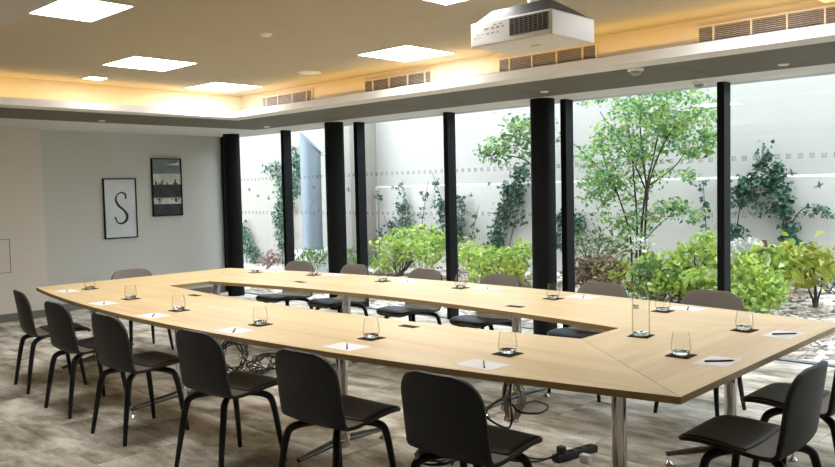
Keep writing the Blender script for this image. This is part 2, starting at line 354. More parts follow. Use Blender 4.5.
square_light(-1.82, 4.97, 0.60, 'square white ceiling light at the top edge above the right black mullion')
square_light(-1.36, 3.48, 0.60, 'square white ceiling light over the right end of the table, above the frame')

def disc(name, x, y, z, prof, mat, label, cat):
    return tag(MB().lathe(prof, 24).build(name, mat, smooth=40, loc=(x, y, z)), label, cat)
disc('ceiling_speaker', -6.33, 5.16, ZT, [(0.0, -0.008), (0.10, -0.008), (0.115, -0.004), (0.118, 0)], M['whiteplastic'], 'round white flush ceiling speaker between the first and second grilles', 'speaker')
disc('ceiling_sensor', -5.01, 3.67, ZT, [(0, -0.02), (0.03, -0.018), (0.05, -0.004), (0.052, 0)], M['whiteplastic'], 'tiny round white sensor in the open middle of the ceiling', 'sensor')
def smoke(x, y, label):
    t = empty('smoke_detector', (x, y, ZC), label=label, cat='smoke detector', group='smoke detectors')
    MB().lathe([(0.05, -0.022), (0.062, -0.018), (0.062, 0)], 24).build('detector_base', M['whiteplastic'], t, smooth=40)
    MB().lathe([(0, -0.055), (0.022, -0.052), (0.04, -0.04), (0.045, -0.022)], 24).build('sensing_head', M['lens'], t, smooth=40)
smoke(-3.05, 5.72, 'round smoke detector under the ledge right of the projector')
smoke(-3.09, 6.95, 'round smoke detector at the window head left of the right black mullion')
for x, y, l in ((-2.2, 6.46, 'small flat white sensor on the taupe soffit at far right'), (-9.24, 4.36, 'small flat white sensor on the taupe soffit at far left'),
                (-8.96, 6.53, 'small flat white sensor on the taupe soffit near the room corner'), (-4.34, 6.37, 'small flat white sensor on the taupe soffit above the middle column')):
    tag(MB().lathe([(0, -0.012), (0.03, -0.010), (0.045, 0)], 20).build('ceiling_sensor', M['whiteplastic'], smooth=40, loc=(x, y, ZC)), l, 'sensor', 'flat sensors on the soffit')

# ventilation grilles in the cove face
def grille(x0, x1, divs, label):
    z0, z1 = 2.535, 2.685; t = empty('air_grille', ((x0 + x1) / 2, TY1, z0), label=label, cat='air grille', group='air grilles in the cove face')
    w = (x1 - x0) / 2; h = z1 - z0
    MB().box(-w, w, -0.003, 0, 0, h).build('grille_shade_back', M['void'], t)  # dark sheet paints the shade behind the louvres
    b = MB(); g = 0.012
    for q in ((-w, w, -g, 0), (-w, w, h, h + g), (-w - g, -w, -g, h + g), (w, w + g, -g, h + g)): b.box(q[0], q[1], -0.02, 0, q[2], q[3])
    b.build('grille_frame', M['cove'], t)
    b = MB(); n = 11
    for i in range(n):
        z = h * (i + 0.5) / n; m_ = Matrix.Translation((0, -0.011, z)) @ Matrix.Rotation(math.radians(30), 4, 'X'); b.box(-w, w, -0.008, 0.008, -0.0018, 0.0018, m_)
    b.build('louvre_blades', M['grille'], t)
    for d in divs:
        xx = d - (x0 + x1) / 2; MB().box(xx - 0.005, xx + 0.005, -0.024, 0, 0, h).build('grille_divider', M['cove'], t)
grille(-7.94, -7.01, (-7.86, -7.63, -7.36, -7.10), 'long louvred air grille in the cove, first from the left')
grille(-6.14, -5.21, (-6.02, -5.78, -5.52, -5.29), 'long louvred air grille in the cove, second from the left')
grille(-4.38, -3.41, (-4.27, -4.03, -3.78, -3.53), 'long louvred air grille in the cove behind the projector')
grille(-2.55, 0.6, (-2.44, -2.17, -1.93, -1.69, -1.4, -1.1, -0.8, -0.5, -0.2, 0.1, 0.4), 'longest louvred air grille in the cove at the right edge')

# projector
t = empty('projector', (-2.66, 3.79, 2.35), label='white ceiling projector with black top and side vent', cat='projector')
PW, PD, PH = 0.275, 0.215, 0.135
b = MB(); b.prism([(-PW, -PD), (PW, -PD), (PW, PD), (-PW, PD)], 0, PH); b.build('body', M['projwhite'], t, bevel=0.008)
b = MB(); m_ = len(b.v)
b.v += [Vector(p) for p in ((-PW + 0.02, -PD + 0.015, PH), (PW - 0.015, -PD + 0.015, PH), (PW - 0.015, PD - 0.015, PH), (-PW + 0.02, PD - 0.015, PH), (-PW + 0.12, -PD + 0.05, PH + 0.062), (PW - 0.04, -PD + 0.04, PH + 0.062), (PW - 0.10, PD - 0.06, PH + 0.062), (-PW + 0.12, PD - 0.06, PH + 0.062))]
for q in ((4, 5, 6, 7), (0, 1, 5, 4), (1, 2, 6, 5), (2, 3, 7, 6), (3, 0, 4, 7)): b.face(list(q))
b.build('top_cover', M['projdark'], t)
b = MB(); b.box(-0.0, PW - 0.02, -PD - 0.001, -PD, 0.03, 0.122); b.build('vent_shade_sheet', M['void'], t)  # dark sheet on the face paints the shaded vent opening
b = MB()
for i in range(8): b.box(0.002, PW - 0.022, -PD - 0.004, -PD - 0.0005, 0.034 + i * 0.0115, 0.0365 + i * 0.0115)
for i in range(9): x = 0.006 + i * (PW - 0.032) / 8; b.box(x - 0.0015, x + 0.0015, -PD - 0.004, -PD - 0.0005, 0.032, 0.12)
b.build('vent_grille', M['label'], t)
b = MB()
for r_, c_, w_, h_ in ((0.085, -0.16, 0.03, 0.012), (0.085, -0.115, 0.02, 0.012), (0.085, -0.08, 0.02, 0.012), (0.085, -0.045, 0.012, 0.012), (0.06, -0.15, 0.02, 0.008), (0.06, -0.115, 0.02, 0.008), (0.06, -0.08, 0.014, 0.008), (0.104, -0.10, 0.02, 0.006), (0.104, -0.06, 0.02, 0.006)):
    b.box(c_ - w_ / 2, c_ + w_ / 2, -PD - 0.0015, -PD, r_, r_ + h_)
b.build('port_panel', M['grille'], t)
b = MB()
for i in range(4): b.lathe([(0.0, 0), (0.004, 0)], 8, (0, 0, 0)) if False else b.box(-0.245 + i * 0.018, -0.239 + i * 0.018, -PD - 0.0015, -PD, 0.045 + (i % 2) * 0.018, 0.051 + (i % 2) * 0.018)
b.build('button', M['label'], t)
MB().box(-0.03, 0.03, -0.008, 0.008, -0.0015, 0, Matrix.Translation((0.02, 0.0, 0))).build('bottom_latch', M['label'], t)
MB().lathe([(0.0, PH + 0.058), (0.055, PH + 0.058), (0.055, PH + 0.075), (0.022, PH + 0.08), (0.022, 0.39), (0.06, 0.392), (0.06, 0.40)], 20, (0.0, 0.0, 0)).build('mount_pole', M['whiteplastic'], t, smooth=40)
MB().tube(spline([(0.06, 0.04, PH + 0.02), (0.075, 0.05, PH + 0.10), (0.04, 0.03, PH + 0.18), (0.03, 0.02, 0.395)], 6), 0.006, 6).build('cable', M['rubber'], t, smooth=60)

# ------------------------------------------------------------------ windows and columns
MUL = [-10.93, -9.36, -7.79, -6.22, -4.60, -2.95, -1.36, 0.23, 1.82, 2.6]
birds = [(-10.31, 1.61), (-10.09, 1.51), (-9.81, 1.47), (-8.75, 1.62), (-8.02, 1.57), (-7.18, 1.59), (-5.91, 1.47), (-5.63, 1.60), (-4.29, 1.48), (-3.25, 1.55), (-2.36, 1.62), (-2.15, 1.51)]
ZH = 2.45
for i in range(len(MUL) - 1):
    x0, x1 = MUL[i], MUL[i + 1]
    t = empty('window_%d' % (i + 1), ((x0 + x1) / 2, YW, 0)); struct(t, 'floor to ceiling black framed window pane, number %d counted from the left wall' % (i + 1), 'window')
    h = (x1 - x0) / 2
    MB().box(-h - 0.033, -h + 0.033, -0.07, 0.07, 0, ZH).build('mullion', M['black'], t)
    if i == 0: MB().box(-h + 0.033, -h + 0.10, -0.07, 0.07, 0, ZH).build('mullion', M['black'], t)
    b = MB(); b.box(-h + 0.033, h - 0.033, -0.04, 0.04, 0, 0.012); b.build('bottom_rail', M['steel'], t)
    b = MB(); k = len(b.v); a = h - 0.02
    b.v += [Vector(p) for p in ((-a, 0, 0.012), (a, 0, 0.012), (a, 0, ZH), (-a, 0, ZH))]; b.face([k, k + 1, k + 2, k + 3]); b.build('pane', M['glass'], t)
    for zz in (1.763, 1.258):
        b = MB(); n = int((2 * h - 0.08) / 0.094); x = -(n - 1) * 0.094 / 2
        for q in range(n):
            cx = x + q * 0.094; s = 0.021
            for (p0, p1, q0, q1) in ((-s, s, -s, -s + 0.010), (-s, s, s - 0.010, s), (-s, -s + 0.010, -s + 0.010, s - 0.010), (s - 0.010, s, -s + 0.010, s - 0.010), (-0.007, 0.007, -0.007, 0.007)):
                b.box(cx + p0, cx + p1, -0.003, -0.002, zz + q0, zz + q1)
        b.build('dot_band', M['frost'], t)
    for bx, bz in birds:
        if x0 < bx < x1:
            b = MB(); fl = rnd.choice((-1, 1)); a = rnd.uniform(-0.5, 0.5)
            m_ = Matrix.Translation((bx - (x0 + x1) / 2, -0.003, bz)) @ Matrix.Rotation(a, 4, 'Y') @ Matrix.Scale(fl, 4, (1, 0, 0)) @ Matrix.Rotation(PI / 2, 4, 'X') @ Matrix.Scale(0.62, 4)
            # a small swallow-like silhouette: body, two wings, forked tail
            b.prism([(-0.075, 0.012), (-0.04, 0.004), (-0.01, 0.008), (0.02, 0.055), (0.035, 0.05), (0.028, 0.01), (0.06, 0.004), (0.07, -0.004), (0.03, -0.014), (0.0, -0.045), (-0.012, -0.04), (-0.008, -0.012), (-0.04, -0.008), (-0.075, -0.014), (-0.055, -0.001)], 0, 0.001, mat=m_)
            b.build('bird_decal', M['bird'], t)
for x, l in ((-10.38, 'round black column in the corner by the left wall'), (-8.0, 'round black column second from the left, in front of the windows'),
             (-4.73, 'round black column in the middle of the window wall'), (-1.44, 'round black column at the right end of the windows')):
    b = MB().lathe([(0.125, 0), (0.125, ZC)], 40); o = b.build('column', M['black'], smooth=40, loc=(x, 6.90, 0)); struct(o, l, 'column')
# unseen building above the window line, raised to even the courtyard daylight
struct(MB().box(XL - 0.3, XR + 0.3, YW + 0.1, YW + 0.3, ZC + 0.004, 5.2).build('wall_window', M['asphalt']), 'unseen wall above the window heads, raised to shade the courtyard wall', 'wall')

# ------------------------------------------------------------------ table
def bezier_arc(xa, ya, xb, yb, bulge, n=36):
    out = []
    for i in range(n + 1):
        t = i / n; out.append((xa + (xb - xa) * t, ya + (yb - ya) * t + bulge * 4 * t * (1 - t)))
    return out
TL, TR = -7.50, -1.345; YN, YF = 2.855, 4.90
HL, HR, HN, HF = -6.53, -2.27, 3.64, 4.04
ZTOP = 0.74
table = empty('conference_table', ((TL + TR) / 2, 3.865, 0), label='large pale oak boat shaped conference table with an open middle', cat='table')
tx, ty = (TL + TR) / 2, 3.865
def loc(p): return (p[0] - tx, p[1] - ty)
g = 0.0012
near = bezier_arc(TL + g, YN, TR - g, YN, -0.328); far = bezier_arc(TL + g, YF, TR - g, YF, 0.36)
near_in = bezier_arc(HR - g, HN - g, HL + g, HN - g, -0.165); far_in = bezier_arc(HL + g, HF + g, HR - g, HF + g, 0.20)
def top(poly, mat):
    b = MB(); b.prism([loc(p) for p in poly], ZTOP - 0.030, ZTOP, side_mat=1); return b.build('tabletop', [mat, M['edge']], table, bevel=0.0015)
top(near + near_in, M['oak_long'])
top(list(reversed(far)) + far_in, M['oak_long'])
top([(TL, YN + g), (HL, HN), (HL, HF), (TL, YF - g)], M['oak_short'])
top([(HR, HN), (TR, YN + g), (TR, YF - g), (HR, HF)], M['oak_short'])
def table_leg(x, y, ang, L1=0.36, L2=0.36):
    l = MB().lathe([(0.034, 0.06), (0.034, ZTOP - 0.035), (0.07, ZTOP - 0.034), (0.07, ZTOP - 0.030)], 28, (x - tx, y - ty, 0))
    l.lathe([(0.0, 0.045), (0.036, 0.045), (0.04, 0.055), (0.04, 0.12), (0.034, 0.125)], 28, (x - tx, y - ty, 0))
    leg = l.build('leg', M['chrome'], table, smooth=40)
    for a, L in ((ang, L1), (ang + PI, L2)):
        c, s = math.cos(a), math.sin(a); X, Y = x - tx, y - ty
        f = MB().tube([(X + c * 0.02, Y + s * 0.02, 0.09), (X + c * L * 0.5, Y + s * L * 0.5, 0.078), (X + c * L, Y + s * L, 0.062)], [0.030, 0.024, 0.016], 12, flat=0.8)
        f.build('foot_bar', M['footmetal'], leg, smooth=50)
        MB().lathe([(0.022, 0), (0.026, 0.006), (0.012, 0.02), (0.007, 0.024), (0.007, 0.06)], 16, (X + c * L * 0.97, Y + s * L * 0.97, 0)).build('glide', M['chrome'], leg, smooth=40)
H = PI / 2
table_leg(-3.53, 3.05, -H + 0.08); table_leg(-5.30, 3.02, -H + 0.1, 0.42); table_leg(-1.80, 3.2, -H * 0.5); table_leg(-7.13, 3.22, -H + 0.25)
table_leg(-3.34, 4.52, H); table_leg(-5.12, 4.50, H); table_leg(-1.75, 4.33, PI / 4); table_leg(-7.05, 4.45, H)
for x, y in ((-5.71, 3.40), (-3.28, 3.37), (-5.72, 4.48), (-3.24, 4.37)):
    MB().box(-0.065, 0.065, -0.03, 0.03, -0.002, 0.0025, Matrix.Translation((x - tx, y - ty, ZTOP))).build('cable_port', M['coaster'], table, bevel=0.002)

# ------------------------------------------------------------------ chairs
def make_chair():
    t = empty('meeting_chair')
    # side profile (y, z) from the seat front to the top of the back; the chair faces +y
    prof = spline([(0.255, 0.425, 0), (0.238, 0.443, 0), (0.18, 0.455, 0), (0.06, 0.449, 0), (-0.06, 0.439, 0), (-0.14, 0.436, 0), (-0.188, 0.447, 0), (-0.217, 0.482, 0), (-0.230, 0.55, 0), (-0.242, 0.64, 0), (-0.257, 0.74, 0), (-0.268, 0.805, 0)], 4)
    prof = [(p.x, p.y) for p in prof]
    L = [0.0]
    for a, b_ in zip(prof, prof[1:]): L.append(L[-1] + math.hypot(b_[0] - a[0], b_[1] - a[1]))
    T = L[-1]; nu = 14; b = MB(); rows = []
    def half(s):
        w = 0.200 + 0.025 * min(1, s / (T * 0.45))
        if s > T * 0.6: w -= 0.006 * (s - T * 0.6) / (T * 0.4)
        r = 0.085
        if s < r: d = r - s; w = w - r + math.sqrt(max(0, r * r - d * d))
        r = 0.12
        if T - s < r: d = r - (T - s); w = w - r + math.sqrt(max(0, r * r - d * d))
        return w
    samples = []
    for i in range(len(prof) - 1): samples.append((prof[i], L[i]))
    samples.append((prof[-1], T))
    for k in (0.25, 0.5, 0.8):      # extra rows so that the rounded ends stay round
        pass
    for (y, z), s in samples:
        w = half(s); row = []
        for j in range(nu + 1):
            u = -1 + 2 * j / nu; x = u * w; bend = (u * w / 0.225) ** 2
            back = max(0.0, min(1.0, (s - T * 0.5) / (T * 0.12)))
            row.append(Vector((x, y + back * 0.028 * bend, z + (1 - back) * (0.010 * bend - 0.012 * bend * max(0, 1 - s / 0.15)))))
        rows.append(row)
    for row in rows: b.v += row
    for i in range(len(rows) - 1):
        for j in range(nu): k = i * (nu + 1) + j; b.face([k, k + nu + 1, k + nu + 2, k + 1])
    sh = b.build('shell', [M['shell'], M['shell_back']], t, smooth=60)
    so = sh.modifiers.new('thickness', 'SOLIDIFY'); so.thickness = 0.020; so.offset = 0; so.material_offset = 1; so.material_offset_rim = 1
    pb = MB(); pr = [r_ for r_, (_, s_) in zip(rows, samples) if s_ < T * 0.42]; nn = len(pr)
    for q, row in enumerate(pr):
        k_ = 0.965; z_ = 0.0125
        for p in row: pb.v.append(Vector((p.x * k_, p.y * 0.985, p.z + z_)))
    for i in range(nn - 1):
        for j in range(nu): k = i * (nu + 1) + j; pb.face([k, k + nu + 1, k + nu + 2, k + 1])
    pd = pb.build('seat_shade_sheet', M['seat_shade'], t, smooth=60)  # dark sheet over the shell seat, imitates its shading
    ps = pd.modifiers.new('thickness', 'SOLIDIFY'); ps.thickness = 0.007; ps.offset = 0
    bv = sh.modifiers.new('edge', 'BEVEL'); bv.width = 0.007; bv.segments = 2; bv.limit_method = 'ANGLE'; bv.angle_limit = math.radians(50)
    MB().prism([(-0.085, -0.12), (0.085, -0.12), (0.085, 0.05), (-0.085, 0.05)], 0.408, 0.431).build('seat_mount', M['leg'], t, bevel=0.006)
    for sx in (-1, 1):
        for sy, fy in ((1, 0.175), (-1, -0.265)):
            p = spline([(sx * 0.03, -0.04 + sy * 0.02, 0.418), (sx * 0.10, -0.04 + sy * 0.085, 0.414), (sx * 0.158, -0.04 + sy * 0.145, 0.396), (sx * 0.182, -0.04 + sy * 0.168, 0.345), (sx * 0.198, (fy * 0.55 + (-0.04 + sy * 0.168) * 0.45), 0.17), (sx * 0.216, fy, 0.0)], 6)
            MB().tube(p, lerpl([0.016, 0.018, 0.020, 0.019, 0.0165, 0.0125], len(p)), 10).build('leg', M['leg'], t, smooth=60)
    return t
proto = make_chair(); first = [True]
def chair(x, y, rz, label, group):
    o = proto if first[0] else copy_tree(proto); first[0] = False
    o.location = (x, y, 0); o.rotation_euler = (0, 0, rz); tag(o, label, 'chair', group)
R = math.radians
G1 = 'chairs along the near side of the table'; G2 = 'chairs along the window side of the table'; G3 = 'chairs at the right end of the table'
names = ['leftmost', 'second from the left', 'third from the left', 'fourth from the left', 'fifth from the left', 'sixth and nearest']
for (x, y, a), n in zip(((-6.74, 2.69, -8), (-5.80, 2.58, -1), (-4.91, 2.53, 1), (-3.90, 2.56, 2), (-2.98, 2.57, 2), (-2.16, 2.62, 1)), names):
    chair(x, y, R(a), 'dark grey shell chair seen from behind on the near side, ' + n, G1)
names = ['first from the left', 'second from the left', 'third from the left', 'fourth from the left', 'fifth from the left', 'rightmost']
for (x, y, a), n in zip(((-6.83, 5.13, 186), (-6.05, 5.20, 178), (-5.08, 5.22, 180), (-4.18, 5.20, 181), (-3.17, 5.15, 179), (-2.31, 5.15, 180)), names):
    chair(x, y, R(a), 'taupe shell chair facing us across the table by the windows, ' + n, G2)
chair(-1.30, 3.43, R(90), 'dark grey shell chair at the right end of the table, complete, nearer one', G3)
chair(-1.33, 4.20, R(89), 'dark grey shell chair at the right end of the table, cut by the picture edge', G3)
chair(-7.48, 3.87, R(-94), 'pale taupe shell chair alone at the far left end of the table', 'chair at the left end of the table')

# ------------------------------------------------------------------ place settings
def make_tumbler():
    t = empty('tumbler')
    MB().lathe([(0.028, 0.0), (0.038, 0.006), (0.0455, 0.024), (0.047, 0.042), (0.043, 0.072), (0.0375, 0.108), (0.036, 0.108), (0.0415, 0.072), (0.045, 0.042), (0.0425, 0.026), (0.03, 0.016), (0.0, 0.014)], 28).build('glass_wall', M['tumbler'], t, smooth=60)
    MB().lathe([(0.0, 0.001), (0.027, 0.001), (0.037, 0.008), (0.040, 0.020), (0.028, 0.013), (0.0, 0.011)], 24).build('thick_base', M['base_glass'], t, smooth=60)
    return t
def base_glass():
    m, ns, ls, b_ = newmat('tumbler_base'); b_.inputs['Base Color'].default_value = (0.95, 0.96, 0.96, 1); b_.inputs['Roughness'].default_value = 0.03
    b_.inputs['Transmission Weight'].default_value = 1.0; b_.inputs['IOR'].default_value = 1.5; return m
M['base_glass'] = base_glass()
tum = make_tumbler(); coast = MB().box(-0.056, 0.056, -0.056, 0.056, 0, 0.004).build('coaster', M['coaster'], bevel=0.0015)
pap = MB().box(-0.075, 0.075, -0.105, 0.105, 0, 0.0012).build('note_sheet', M['paper'])
def make_pen():
    t = empty('pen')
    MB().tube([(0, -0.07, 0.0045), (0, 0.055, 0.0045)], 0.0042, 8).build('barrel', M['pen'], t, smooth=50)
    MB().tube([(0, 0.055, 0.0045), (0, 0.070, 0.0045)], [0.0042, 0.001], 8).build('pen_tip', M['chrome'], t, smooth=50)
    MB().box(-0.0012, 0.0012, -0.068, -0.03, 0.0085, 0.0105).build('clip', M['chrome'], t)
    return t
penp = make_pen(); used = {}
def put(key, proto_, loc_, rz, label, cat, group):
    o = proto_ if key not in used else copy_tree(proto_); used[key] = 1
    o.location = loc_; o.rotation_euler = (0, 0, rz); tag(o, label, cat, group); return o
ords = ['first', 'second', 'third', 'fourth', 'fifth', 'sixth']
nearP = [((-6.92, 3.09), (-6.95, 2.90)), ((-5.95, 2.98), (-5.89, 2.73)), ((-5.05, 2.88), (-4.99, 2.65)), ((-4.07, 2.87), (-4.03, 2.65)), ((-3.18, 2.97), (-3.12, 2.73)), ((-2.34, 3.09), (-2.29, 2.83))]
farP = [((-6.81, 4.76), (-6.74, 4.96)), ((-6.07, 4.92), (-5.93, 5.04)), ((-5.11, 4.93), (-4.93, 5.05)), ((-4.21, 4.94), (-4.02, 5.04)), ((-3.24, 4.83), (-3.12, 5.03)), ((-2.35, 4.74), (-2.28, 4.93))]
endP = [((-1.67, 3.55), (-1.485, 3.53)), ((-1.69, 4.37), (-1.485, 4.37))]
def setting(gp, pp, where, rz, prz):
    put('c', coast, (gp[0], gp[1], ZTOP), rz + R(45) * 0, 'black coaster under a tumbler, ' + where, 'coaster', 'black coasters on the table')
    put('t', tum, (gp[0], gp[1], ZTOP + 0.004), 0, 'clear glass tumbler, ' + where, 'glass', 'tumblers on the table')
    put('p', pap, (pp[0], pp[1], ZTOP), rz, 'white note sheet, ' + where, 'paper', 'note sheets on the table')
    put('n', penp, (pp[0] + 0.01, pp[1], ZTOP + 0.0012), prz if prz < 0 else math.atan2(-pp[0], pp[1]) + rnd.uniform(-0.12, 0.05), 'dark pen on its note sheet, ' + where, 'pen', 'pens on the note sheets')
for i, (gp, pp) in enumerate(nearP): setting(gp, pp, ords[i] + ' from the left along the near side', R(90) + R(rnd.uniform(-4, 4)), R(38 + rnd.uniform(-4, 4)))
for i, (gp, pp) in enumerate(farP): setting(gp, pp, ords[i] + ' from the left along the window side', R(90) + R(rnd.uniform(-4, 4)), R(40 + rnd.uniform(-5, 5)))
for i, (gp, pp) in enumerate(endP): setting(gp, pp, ('nearer', 'farther')[i] + ' place at the right end', R(0) + R(rnd.uniform(-4, 2)), R(-45))

t = empty('water_carafe', (-2.056, 3.894, ZTOP + 0.004), label='tall clear glass water bottle on a coaster at the table opening', cat='bottle')
MB().lathe([(0.0, 0.0), (0.040, 0.0), (0.047, 0.006), (0.047, 0.19), (0.044, 0.212), (0.030, 0.230), (0.026, 0.245), (0.026, 0.285), (0.030, 0.288), (0.030, 0.298), (0.024, 0.298), (0.023, 0.245), (0.040, 0.210), (0.0435, 0.19), (0.0435, 0.012), (0.0, 0.010)], 32).build('bottle_glass', M['carafe'], t, smooth=50)
MB().lathe([(0.0, 0.001), (0.040, 0.001), (0.045, 0.008), (0.042, 0.016), (0.0, 0.011)], 32).build('thick_base', M['base_glass'], t, smooth=50)
b = MB()
for k in range(5):
    a = math.radians(-115 + k * 9); r_ = 0.0475
    for z_, s in ((0.165, 0.006), (0.152, 0.004)): b.box(-0.0025, 0.0025, -0.0004, 0.0004, -s, s, Matrix.Translation((r_ * math.cos(a), r_ * math.sin(a), z_)) @ Matrix.Rotation(a + PI / 2, 4, 'Z'))
b.build('etched_mark', M['label'], t)
put('c', coast, (-2.056, 3.894, ZTOP), R(8), 'square black coaster under the tall glass bottle', 'coaster', 'black coasters on the table')

# ------------------------------------------------------------------ cables below the table
def tangle(c, rx, rz, loops, seed, flat=1.0, ry=None):
    r = random.Random(seed); pts = []; n = loops * 9; ry = ry or rx
    ax = r.uniform(0, PI)
    for i in range(n):
        a = i / 9 * 2 * PI; k = r.uniform(0.65, 1.1); sw = ax + r.uniform(-0.5, 0.5)
        x = math.cos(a) * rx * k; z = math.sin(a) * rz * k
        pts.append((c[0] + x * math.cos(sw) + r.uniform(-0.02, 0.02), c[1] + x * math.sin(sw) * ry / rx + r.uniform(-0.02, 0.02), max(0.008, c[2] + z)))
    return pts
def coil(c, rad, loops, seed, z=0.008):
    r = random.Random(seed); pts = []
    for i in range(loops * 12):
        a = i / 12 * 2 * PI; k = rad * r.uniform(0.85, 1.12); pts.append((c[0] + math.cos(a) * k, c[1] + math.sin(a) * k * 0.9, z + 0.012 * (i / 12) * r.uniform(0.6, 1)))
    return pts
def cable(name, pts, rad, mat, label, cat='cable'):
    return tag(MB().tube(spline(pts, 5), rad, 6).build(name, mat, smooth=60), label, cat, 'cables under the table')
c0 = at(233, 356, 3.55)
cable('cable_tangle', [(c0.x, c0.y, 0.705)] + tangle((c0.x, c0.y, c0.z), 0.12, 0.13, 9, 3), 0.0036, M['rubber'], 'black cable tangle hanging under the table behind the fourth chair')
c1 = at(234, 360, 3.60)
cable('cable_tangle', [(c1.x - 0.1, c1.y, 0.705)] + tangle((c1.x - 0.03, c1.y, c1.z), 0.08, 0.18, 5, 11), 0.003, M['cablewhite'], 'thin grey cable loops hanging with the black tangle behind the fourth chair')
c2 = at(264, 368, 4.0)
cable('cable_tangle', tangle((c2.x, c2.y, 0.09), 0.22, 0.08, 10, 5), 0.0042, M['rubber'], 'black cable heap sagging to the floor behind the fifth chair')
a0 = Vector((c0.x + 0.1, c0.y, c0.z))
cable('cable', [a0, (a0.x + 0.15, a0.y + 0.15, a0.z * 0.6), ((a0.x + c2.x) / 2, (a0.y + c2.y) / 2, 0.06), (c2.x - 0.25, c2.y, 0.03), (c2.x, c2.y + 0.1, 0.02)], 0.0045, M['rubber'], 'single black cable running from the hanging tangle down to the floor heap')
c3 = at(513, 400, 3.50)
cable('cable_coil', [(c3.x, c3.y, 0.705)] + tangle((c3.x, c3.y, c3.z), 0.05, 0.13, 9, 8), 0.0038, M['cablewhite'], 'grey coiled cable hanging below the table right of the nearest chair', 'cable coil')
pA = at(505, 392, 3.45); pB = at(486, 412, 3.2); pC = at(508, 428, 3.35)
cable('cable', [(pA.x, pA.y, 0.705), pA, (pB + pA) / 2, pB, at(490, 420, 3.2), pC, at(512, 415, 3.4), at(508, 398, 3.45)], 0.006, M['rubber'], 'black cable looping down beside the grey coil')
pD = [at(512, 404, 3.48), at(520, 412, 3.5), at(540, 413, 3.6), at(548, 406, 3.8), at(535, 401, 3.9), at(518, 405, 3.7), at(510, 398, 3.5), (c3.x + 0.03, c3.y, 0.7)]
cable('cable', pD, 0.006, M['rubber'], 'black cable forming a wide open loop right of the grey coil')
cable('cable_coil', coil((-3.02, 3.30), 0.12, 5, 9), 0.006, M['rubber'], 'black cable coiled on the carpet behind the nearest chair', 'cable coil')
t = empty('power_strip', (-2.46, 3.87, 0), R(-12), label='black power strip on the carpet right of the nearest chair', cat='power strip')
MB().box(-0.028, 0.028, -0.16, 0.16, 0, 0.042).build('strip_body', M['rubber'], t, bevel=0.006)
for k in range(4): MB().lathe([(0.0, 0.0425), (0.019, 0.0425), (0.019, 0.044), (0.0, 0.0435)], 16, (0, -0.11 + k * 0.072, 0)).build('socket', M['coaster'], t)
MB().box(-0.022, 0.022, -0.02, 0.02, 0.042, 0.085, Matrix.Translation((0, -0.11, 0))).build('plug', M['rubber'], t, bevel=0.006)
t2 = tag(MB().box(-0.03, 0.03, -0.022, 0.022, 0, 0.05).build('plug_adapter', M['whiteplastic'], bevel=0.006, loc=(-2.36, 3.82, 0)), 'small pale plug adapter on the carpet against the power strip', 'plug')
cable('cable', [(-2.46, 3.78, 0.06), (-2.55, 3.62, 0.02), (-2.75, 3.55, 0.01), (-2.9, 3.62, 0.008), (-2.75, 3.35, 0.008), (-2.45, 3.05, 0.008)], 0.006, M['rubber'], 'black lead running over the carpet from the power strip')
cable('cable', [(-2.47, 3.74, 0.03), (-2.62, 3.66, 0.012), (-2.85, 3.78, 0.008), (-3.1, 3.9, 0.008), (-3.3, 3.7, 0.008)], 0.005, M['rubber'], 'second black lead running left from the power strip')

# ------------------------------------------------------------------ pictures on the left wall
def frame(y0, y1, z0, z1, label):
    t = empty('framed_picture', (XL, (y0 + y1) / 2, (z0 + z1) / 2), label=label, cat='picture')
    w, h = (y1 - y0) / 2, (z1 - z0) / 2; b = MB(); f = 0.014
    for q in ((-w, w, -h, -h + f), (-w, w, h - f, h), (-w, -w + f, -h + f, h - f), (w - f, w, -h + f, h - f)): b.box(0, 0.035, *q)
    b.build('frame', M['black'], t); return t, w - f, h - f
t, w, h = frame(5.13, 5.62, 0.95, 1.805, 'framed picture of a black letter S on pale grey')
MB().box(0.0, 0.022, -w, w, -h, h).build('print', M['artpaper'], t)
def stroke(pts, wid, x, name, mat, parent):
    P = spline([(p[0], p[1], 0) for p in pts], 8); Wd = lerpl(wid, len(P)); b = MB(); n = len(P)
    for i, p in enumerate(P):
        tg = (P[min(i + 1, n - 1)] - P[max(i - 1, 0)]).normalized(); nn = Vector((-tg.y, tg.x, 0)); q0 = p + nn * Wd[i]; q1 = p - nn * Wd[i]
        b.v += [Vector((x, q0.x, q0.y)), Vector((x, q1.x, q1.y)), Vector((x + 0.001, q0.x, q0.y)), Vector((x + 0.001, q1.x, q1.y))]
    for i in range(n - 1):
        k = 4 * i; b.face([k + 2, k + 3, k + 7, k + 6]); b.face([k, k + 4, k + 5, k + 1]); b.face([k, k + 2, k + 6, k + 4]); b.face([k + 1, k + 5, k + 7, k + 3])
    b.build(name, mat, parent)
stroke([(0.085, 0.135), (0.075, 0.20), (0.02, 0.225), (-0.045, 0.19), (-0.065, 0.12), (-0.03, 0.045), (0.04, -0.02), (0.09, -0.09), (0.085, -0.165), (0.02, -0.215), (-0.05, -0.20), (-0.085, -0.12)],
       [0.012, 0.014, 0.010, 0.008, 0.016, 0.018, 0.015, 0.020, 0.021, 0.014, 0.010, 0.012], 0.022, 'letter_s', M['ink'], t)
t, w, h = frame(5.875, 6.36, 1.24, 2.10, 'tall framed abstract picture in black grey and cream bands')
MB().box(0.0, 0.022, -w, w, -h, h).build('print', M['artgrey'], t)
def band(z0, z1, mat, name): MB().box(0.022, 0.0228, -w, w, z0, z1).build(name, mat, t)
band(0.04, 0.20, M['artcream'], 'cream_band'); band(-0.15, 0.04, M['artdark'], 'dark_band'); band(-0.25, -0.165, M['artcream'], 'cream_band'); band(-h, -0.25, M['artdark'], 'dark_band')
